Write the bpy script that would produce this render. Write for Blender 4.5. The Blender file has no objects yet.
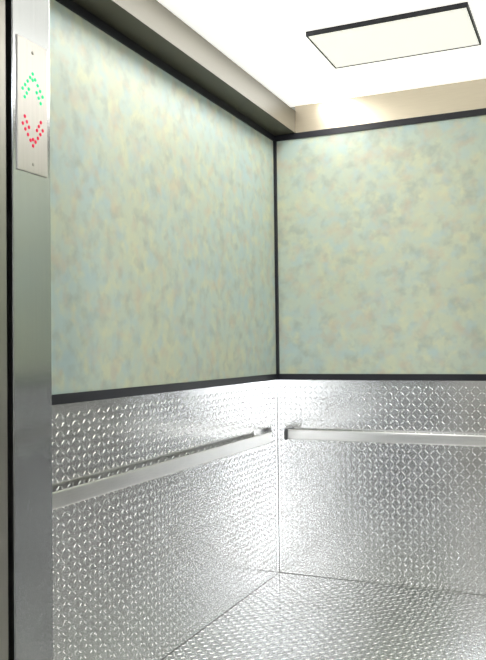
import bpy, bmesh, math
from mathutils import Vector, Matrix
sc = bpy.context.scene
sc.view_settings.view_transform = 'Standard'

# ---------------- materials ----------------
def newmat(name):
    m = bpy.data.materials.new(name); m.use_nodes = True
    return m, m.node_tree.nodes, m.node_tree.links, m.node_tree.nodes['Principled BSDF']
def simple(name, col, rough=0.5, metal=0.0, emis=None, es=0):
    m, n, l, p = newmat(name)
    p.inputs['Base Color'].default_value = (*col, 1)
    p.inputs['Roughness'].default_value = rough
    p.inputs['Metallic'].default_value = metal
    if emis:
        p.inputs['Emission Color'].default_value = (*emis, 1)
        p.inputs['Emission Strength'].default_value = es
    return m
def steel(name, col, rough, stretch=(60, 60, 1.5), var=0.12, bump=0.03, metal=1.0):
    m, n, l, p = newmat(name)
    tc = n.new('ShaderNodeTexCoord'); mp = n.new('ShaderNodeMapping')
    mp.inputs['Scale'].default_value = stretch
    no = n.new('ShaderNodeTexNoise'); no.inputs['Scale'].default_value = 5
    no.inputs['Detail'].default_value = 4
    l.new(tc.outputs['Object'], mp.inputs[0]); l.new(mp.outputs[0], no.inputs['Vector'])
    mr = n.new('ShaderNodeMapRange')
    mr.inputs['To Min'].default_value = rough - var/2; mr.inputs['To Max'].default_value = rough + var/2
    l.new(no.outputs['Fac'], mr.inputs['Value']); l.new(mr.outputs[0], p.inputs['Roughness'])
    mix = n.new('ShaderNodeMix'); mix.data_type = 'RGBA'
    mix.inputs[6].default_value = (*[c*0.90 for c in col], 1); mix.inputs[7].default_value = (*[min(1, c*1.08) for c in col], 1)
    l.new(no.outputs['Fac'], mix.inputs[0]); l.new(mix.outputs[2], p.inputs['Base Color'])
    p.inputs['Metallic'].default_value = metal
    if bump:
        b = n.new('ShaderNodeBump'); b.inputs['Strength'].default_value = bump; b.inputs['Distance'].default_value = 0.002
        l.new(no.outputs['Fac'], b.inputs['Height']); l.new(b.outputs[0], p.inputs['Normal'])
    return m

M_jamb = steel('brushed_steel_jamb', (0.62, 0.63, 0.645), 0.15, (60, 60, .5), .05, 0)
M_frame = steel('brushed_steel_frame', (0.45, 0.43, 0.39), 0.35, (60, 60, .8), .05, 0)
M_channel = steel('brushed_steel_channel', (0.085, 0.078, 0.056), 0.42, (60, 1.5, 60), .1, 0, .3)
M_upper = steel('brushed_steel_upper', (0.60, 0.53, 0.42), 0.38, (1.5, 60, 60))
M_rail = steel('brushed_steel_rail', (0.84, 0.83, 0.81), 0.30, (3, 3, 60), 0.05, 0)
M_black = simple('black_trim', (0.006, 0.006, 0.012), 0.5)
M_dark = simple('dark_gap', (0.02, 0.02, 0.02), 0.7)
M_shell = simple('cab_shell', (0.35, 0.35, 0.33), 0.6)
M_hallwall = simple('hall_paint', (0.62, 0.60, 0.55), 0.7)
M_hallfloor = simple('hall_floor_vinyl', (0.40, 0.39, 0.37), 0.25)

def plate_mat(name, col, rough):
    m, n, l, p = newmat(name)
    tc = n.new('ShaderNodeTexCoord')
    no = n.new('ShaderNodeTexNoise'); no.inputs['Scale'].default_value = 2.5; no.inputs['Detail'].default_value = 3
    l.new(tc.outputs['Object'], no.inputs['Vector'])
    mr = n.new('ShaderNodeMapRange'); mr.inputs['From Min'].default_value = .3; mr.inputs['From Max'].default_value = .7
    mr.inputs['To Min'].default_value = rough-.025; mr.inputs['To Max'].default_value = rough+.025
    l.new(no.outputs['Fac'], mr.inputs['Value']); l.new(mr.outputs[0], p.inputs['Roughness'])
    p.inputs['Base Color'].default_value = (*col, 1); p.inputs['Metallic'].default_value = 1
    return m
M_plate = plate_mat('diamond_plate_aluminium', (0.77, 0.77, 0.775), 0.19)
M_fplate = plate_mat('diamond_plate_floor', (0.86, 0.86, 0.86), 0.13)

def laminate():
    m, n, l, p = newmat('mottled_laminate')
    tc = n.new('ShaderNodeTexCoord')
    def noise(s, d, off, dist=0.0):
        mp = n.new('ShaderNodeMapping'); mp.inputs['Location'].default_value = off
        no = n.new('ShaderNodeTexNoise'); no.inputs['Scale'].default_value = s; no.inputs['Detail'].default_value = d
        no.inputs['Distortion'].default_value = dist
        l.new(tc.outputs['Object'], mp.inputs[0]); l.new(mp.outputs[0], no.inputs['Vector']); return no.outputs['Fac']
    def rng(v, a, b, lo=0, hi=1):
        r = n.new('ShaderNodeMapRange'); r.inputs['From Min'].default_value = a; r.inputs['From Max'].default_value = b
        r.inputs['To Min'].default_value = lo; r.inputs['To Max'].default_value = hi
        l.new(v, r.inputs['Value']); return r.outputs[0]
    def mix(f, a, b):
        x = n.new('ShaderNodeMix'); x.data_type = 'RGBA'
        l.new(f, x.inputs[0])
        for k, s in ((a, 6), (b, 7)):
            if isinstance(k, tuple): x.inputs[s].default_value = (*k, 1)
            else: l.new(k, x.inputs[s])
        return x.outputs[2]
    c = mix(rng(noise(1.6, 5, (0, 0, 0), .2), .38, .64), (0.53, 0.57, 0.44), (0.45, 0.56, 0.54))
    c = mix(rng(noise(14, 5, (5, 3, 1), .2), .48, .66, 0, .6), c, (0.63, 0.62, 0.41))
    c = mix(rng(noise(15, 6, (9, 7, 2), .2), .48, .70, 0, .75), c, (0.37, 0.41, 0.36))
    c = mix(rng(noise(12, 5, (2, 8, 6), .2), .50, .70, 0, .55), c, (0.56, 0.46, 0.35))
    c = mix(rng(noise(13, 5, (12, 1, 6), .2), .50, .70, 0, .60), c, (0.41, 0.54, 0.56))
    l.new(c, p.inputs['Base Color']); p.inputs['Roughness'].default_value = .42
    return m
M_lam = laminate()

# ---------------- mesh helpers ----------------
def mesh_obj(name, boxes, mat, parent=None, bevel=0.0):
    bm = bmesh.new()
    for (x0, x1, y0, y1, z0, z1) in boxes:
        M = Matrix.Translation(((x0+x1)/2, (y0+y1)/2, (z0+z1)/2)) @ Matrix.Diagonal((x1-x0, y1-y0, z1-z0, 1))
        bmesh.ops.create_cube(bm, size=1, matrix=M)
    me = bpy.data.meshes.new(name); bm.to_mesh(me); bm.free()
    o = bpy.data.objects.new(name, me); sc.collection.objects.link(o); me.materials.append(mat)
    if bevel:
        b = o.modifiers.new('bevel', 'BEVEL'); b.width = bevel; b.segments = 2; b.limit_method = 'ANGLE'
    if parent: o.parent = parent
    return o
def empty(name):
    o = bpy.data.objects.new(name, None); sc.collection.objects.link(o); return o

def treads(name, org, u, v, nrm, ulen, vlen, mat, parent, pitch=0.031, h=.0024):
    org, u, v, nrm = map(Vector, (org, u, v, nrm))
    V, F = [], []
    N = 8
    nu, nv = int(ulen/pitch), int(vlen/pitch)
    a, b = pitch*.50, pitch*.125
    for i in range(nu):
        for j in range(nv):
            c = org + u*((i+.5)*pitch) + v*((j+.5)*pitch)
            ang = math.pi/4 if (i+j) % 2 else -math.pi/4
            ca, sa = math.cos(ang), math.sin(ang)
            s = len(V)
            for (k, hh) in ((1, 0), (.78, .75), (.45, .97)):
                for t in range(N):
                    th = 2*math.pi*t/N
                    p, q = a*k*math.cos(th), b*k*math.sin(th)
                    V.append(c + u*(p*ca-q*sa) + v*(p*sa+q*ca) + nrm*(h*hh))
            V.append(c+nrm*h)
            for r in range(2):
                for t in range(N):
                    t2 = (t+1) % N
                    F.append((s+r*N+t, s+r*N+t2, s+(r+1)*N+t2, s+(r+1)*N+t))
            for t in range(N):
                F.append((s+2*N+t, s+2*N+(t+1) % N, s+3*N))
    me = bpy.data.meshes.new(name); me.from_pydata([tuple(p) for p in V], [], F)
    me.polygons.foreach_set('use_smooth', [True]*len(me.polygons))
    if u.cross(v).dot(nrm) < 0: me.flip_normals()
    o = bpy.data.objects.new(name, me); sc.collection.objects.link(o); me.materials.append(mat); o.parent = parent
    return o

# ---------------- cab dimensions ----------------
XL, XR, YF, YB, ZC = -1.662, 0.76, 1.447, 4.241, 2.71
Z_T0, Z_T1 = 1.118, 1.153      # chair trim
Z_P = 2.52                     # top of laminate

# floor
floor = mesh_obj('floor', [(XL, XR, 1.30, YB, -0.03, 0.0)], M_fplate)
treads('floor_treads', (XL, YF, 0), (1, 0, 0), (0, 1, 0), (0, 0, 1), XR-XL, YB-YF, M_fplate, floor, .031, .0017)

# left wall
wl = mesh_obj('wall_left', [(XL-.05, XL, 1.30, YB+.05, -.03, ZC)], M_shell)
mesh_obj('laminate_panel', [(XL, XL+.006, YF, YB, Z_T1, Z_P)], M_lam, wl)
mesh_obj('kick_plate', [(XL, XL+.004, YF, YB-.007, 0.003, Z_T0)], M_plate, wl)
treads('kick_plate_treads', (XL+.004, YF, 0.006), (0, 1, 0), (0, 0, 1), (1, 0, 0), YB-YF-.012, Z_T0-.006, M_plate, wl)
# back wall
wb = mesh_obj('wall_back', [(XL, XR+.05, YB, YB+.05, -.03, ZC)], M_shell)
mesh_obj('laminate_panel_back', [(XL+.006, XR, YB-.006, YB, Z_T1, Z_P)], M_lam, wb)
mesh_obj('kick_plate_back', [(XL+.007, XR, YB-.004, YB, 0.003, Z_T0)], M_plate, wb)
treads('kick_plate_treads_back', (XL+.009, YB-.004, 0.006), (1, 0, 0), (0, 0, 1), (0, -1, 0), XR-XL-.010, Z_T0-.006, M_plate, wb)
mesh_obj('upper_steel_band', [(XL+.14, XR, YB-.004, YB, Z_P, ZC)], M_upper, wb)
# right wall
wr = mesh_obj('wall_right', [(XR, XR+.05, 1.30, YB, -.03, ZC)], M_shell)
mesh_obj('laminate_panel_right', [(XR-.006, XR, YF, YB-.006, Z_T1, Z_P)], M_lam, wr)
mesh_obj('kick_plate_right', [(XR-.004, XR, YF, YB-.004, 0.003, Z_T0)], M_plate, wr)
treads('kick_plate_treads_right', (XR-.004, YF, 0.006), (0, 1, 0), (0, 0, 1), (-1, 0, 0), YB-YF, Z_T0-.006, M_plate, wr)

# black trims
t = .014
mesh_obj('trim_1', [(XL, XL+t, YF, YB, Z_T0, Z_T1), (XL, XR, YB-t, YB, Z_T0, Z_T1), (XR-t, XR, YF, YB, Z_T0, Z_T1)], M_black)
mesh_obj('trim_2', [(XL, XL+t, YF, YB, Z_P-.004, Z_P+.03), (XL, XR, YB-t, YB, Z_P-.004, Z_P+.03), (XR-t, XR, YF, YB, Z_P-.004, Z_P+.03)], M_black)
mesh_obj('trim_3', [(XL, XL+.022, YB-.022, YB, Z_T1, Z_P)], M_black)

# ceiling with luminous diffusers
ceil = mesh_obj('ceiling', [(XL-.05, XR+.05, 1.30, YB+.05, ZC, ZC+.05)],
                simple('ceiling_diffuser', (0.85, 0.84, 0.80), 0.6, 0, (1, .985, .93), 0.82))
M_lamp = simple('fluorescent_diffuser', (0.9, 0.9, 0.9), 0.5, 0, (1, .99, .96), 8.8)
def lamp(x0, x1):
    e = empty('fluorescent_ceiling_light')
    mesh_obj('diffuser', [(x0, x1, 1.75, 4.18, ZC-.018, ZC-.002)], M_lamp, e, .004)
    return e
lamp(-1.39, -1.20)
lamp(0.30, 0.49)

# ceiling hatch
h = empty('ceiling_hatch')
hx0, hx1, hy0, hy1 = -1.105, -.42, 3.26, 3.69
zb = ZC-.022
mesh_obj('hatch_panel', [(hx0, hx1, hy0, hy1, zb+.002, ZC-.001)], simple('hatch_cream_glow', (0.80, 0.78, 0.72), .5, 0, (1, .97, .90), .66), h)  # cream panel, no lamp: weak glow added to brighten it
w = .007
mesh_obj('hatch_frame', [(hx0-w, hx0, hy0-w, hy1+w, zb, ZC-.001), (hx1, hx1+w, hy0-w, hy1+w, zb, ZC-.001),
                         (hx0, hx1, hy0-w, hy0, zb, ZC-.001), (hx0, hx1, hy1, hy1+w, zb, ZC-.001)], M_black, h)

# steel channel (cove) along the tops of side walls
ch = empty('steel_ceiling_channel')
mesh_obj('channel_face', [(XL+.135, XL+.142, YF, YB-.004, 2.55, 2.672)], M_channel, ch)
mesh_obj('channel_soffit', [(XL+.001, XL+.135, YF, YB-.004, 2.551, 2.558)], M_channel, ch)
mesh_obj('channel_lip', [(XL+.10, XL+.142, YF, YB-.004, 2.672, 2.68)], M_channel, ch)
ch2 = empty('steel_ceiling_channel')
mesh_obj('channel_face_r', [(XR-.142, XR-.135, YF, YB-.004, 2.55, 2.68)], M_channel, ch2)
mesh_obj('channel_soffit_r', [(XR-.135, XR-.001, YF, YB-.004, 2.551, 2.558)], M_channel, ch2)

# handrails
def rail(axis, a0, a1, wall, sgn):
    e = empty('handrail')
    z0, z1 = .781, .838
    off0, off1 = wall+sgn*.05, wall+sgn*.062
    lo, hi = min(off0, off1), max(off0, off1)
    if axis == 'y': bar = (lo, hi, a0, a1, z0, z1)
    else: bar = (a0, a1, lo, hi, z0, z1)
    mesh_obj('bar', [bar], M_rail, e, .005)
    bs = []
    n = 4
    for i in range(n):
        c = a0+.04+(a1-a0-.08)*i/(n-1)
        l2, h2 = min(wall+sgn*.005, off0), max(wall+sgn*.005, off0)
        bs.append((l2, h2, c-.012, c+.012, z0+.014, z1-.014) if axis == 'y' else (c-.012, c+.012, l2, h2, z0+.014, z1-.014))
    mesh_obj('standoffs', bs, M_frame, e, .002)
    return e
rail('y', 1.60, 4.00, XL, 1)
r = rail('x', -1.575, 0.62, YB, -1)
mesh_obj('end_cap', [(-1.595, -1.575, YB-.066, YB-.006, .778, .840)], simple('dark_steel_cap', (.12, .12, .12), .35, .8), r, .003)
rail('y', 1.60, 4.00, XR, -1)

# front return, jambs, header
JX = -1.114
RX = 0.25
mesh_obj('wall_front', [(XL, JX, 1.318, YF, 0, ZC), (RX, XR, 1.318, YF, 0, ZC), (JX, RX, 1.318, YF, 2.15, ZC)], M_jamb, None, .002)
mesh_obj('door_frame', [(XL-.3, JX-.004, 1.12, 1.303, 0, 2.6), (RX+.004, XR+.3, 1.12, 1.303, 0, 2.6), (JX-.004, RX+.004, 1.12, 1.303, 2.15, 2.6)], M_frame, None, .002)
mesh_obj('dark_gap_fill', [(XL, JX-.03, 1.303, 1.318, 0, 2.6), (RX+.03, XR, 1.303, 1.318, 0, 2.6), (JX-.03, RX+.03, 1.303, 1.318, 2.18, 2.6)], M_dark)  # fills the door pocket gap near black, its shade put into the colour

# elevator lobby
mesh_obj('wall_hall', [(-4, JX-.06, 1.06, 1.12, 0, 2.6), (RX+.06, 3, 1.06, 1.12, 0, 2.6), (JX-.06, RX+.06, 1.06, 1.12, 2.21, 2.6)], M_hallwall)
mesh_obj('floor_hall', [(-4, 3, -2.5, 1.30, -.03, 0)], M_hallfloor)
mesh_obj('ceiling_hall', [(-4, 3, -2.5, 1.12, 2.6, 2.65)], simple('hall_ceiling', (.7, .7, .68), .8))
dx0, dx1 = .96, 1.52
mesh_obj('wall_hall_rear', [(-4, dx0, -2.56, -2.5, 0, 2.6), (dx1, 3, -2.56, -2.5, 0, 2.6), (dx0, dx1, -2.56, -2.5, 2.2, 2.6)], M_hallwall)
mesh_obj('wall_hall_left', [(-4.06, -4, -2.5, 1.06, 0, 2.6)], M_hallwall)
mesh_obj('wall_hall_right', [(3, 3.06, -2.5, 1.06, 0, 2.6)], M_hallwall)
dr = empty('door_1')
mesh_obj('door_glass', [(dx0+.05, dx1-.05, -2.54, -2.53, .12, 2.15)], simple('frosted_daylight_glass', (.9, .9, .9), .4, 0, (.93, .97, 1), 34), dr)
mesh_obj('door_stiles', [(dx0, dx0+.05, -2.56, -2.51, 0, 2.2), (dx1-.05, dx1, -2.56, -2.51, 0, 2.2), (dx0+.05, dx1-.05, -2.56, -2.51, 0, .12), (dx0+.05, dx1-.05, -2.56, -2.51, 2.15, 2.2)], M_frame, dr)

# hall lantern indicator
ind = empty('elevator_direction_indicator')
py0, py1, pz0, pz1 = 1.331, 1.433, 1.695, 1.99
M_ip = steel('indicator_plate_steel', (0.60, 0.57, 0.54), 0.34, (60, 60, 1), .05, 0)
mesh_obj('plate', [(JX, JX+.003, py0, py1, pz0, pz1)], M_ip, ind, .0012)
M_g = simple('green_led', (0, .2, .08), .4, 0, (0.02, .62, .22), 1.3)
M_r = simple('red_led', (.25, .0, .02), .4, 0, (.7, .02, .07), 1.0)
def dots(name, pts, mat, rad):
    bm = bmesh.new()
    for (y, z) in pts:
        M = Matrix.Translation((JX+.003, y, z)) @ Matrix.Diagonal((.4, 1, 1, 1))
        bmesh.ops.create_uvsphere(bm, u_segments=12, v_segments=8, radius=rad, matrix=M)
    me = bpy.data.meshes.new(name); bm.to_mesh(me); bm.free()
    me.polygons.foreach_set('use_smooth', [True]*len(me.polygons))
    o = bpy.data.objects.new(name, me); sc.collection.objects.link(o); me.materials.append(mat); o.parent = ind
yc = (py0+py1)/2
def chev(z, s):
    p = []
    for off, r_ in ((0, 4), (.017, 4)):
        for k in range(-r_, r_+1):
            if off and abs(k) < 2: continue
            p.append((yc+k*.0085*(1 if not off else .8), z-s*(off+abs(k)*.0105)))
    p.append((yc, z-s*.014))
    return p
dots('up_arrow_leds', chev(1.918, 1), M_g, .0042)
dots('down_arrow_leds', chev(1.757, -1), M_r, .0042)
dots('plate_screws', [(yc, 1.965), (yc, 1.715)], M_frame, .004)

# hall lamp (unseen fixture added to light the lobby)
e = empty('added_hall_light')
mesh_obj('added_hall_diffuser', [(-1.6, 1.0, -1.2, -.9, 2.575, 2.598)], simple('added_hall_lamp', (.9, .9, .9), .5, 0, (.90, .95, 1), 9), e, .003)

# world
w_ = bpy.data.worlds.new('world'); sc.world = w_; w_.use_nodes = True
bg = w_.node_tree.nodes['Background']; bg.inputs[0].default_value = (.80, .90, 1, 1); bg.inputs[1].default_value = .8

# camera
cd = bpy.data.cameras.new('camera'); cam = bpy.data.objects.new('camera', cd); sc.collection.objects.link(cam)
cd.sensor_fit = 'VERTICAL'; cd.sensor_height = 36; cd.lens = 777/660*36; cd.clip_start = .05
yaw, pitch, roll = math.radians(23.9), math.radians(1.4), math.radians(.7)
F = Vector((-math.sin(yaw)*math.cos(pitch), math.cos(yaw)*math.cos(pitch), math.sin(pitch)))
R0 = F.cross(Vector((0, 0, 1))).normalized(); U0 = R0.cross(F)
R = R0*math.cos(roll) - U0*math.sin(roll); U = U0*math.cos(roll) + R0*math.sin(roll)
m = Matrix((R, U, -F)).transposed().to_4x4(); m.translation = (0.006, 0, 1.3)
cam.matrix_world = m
sc.camera = cam
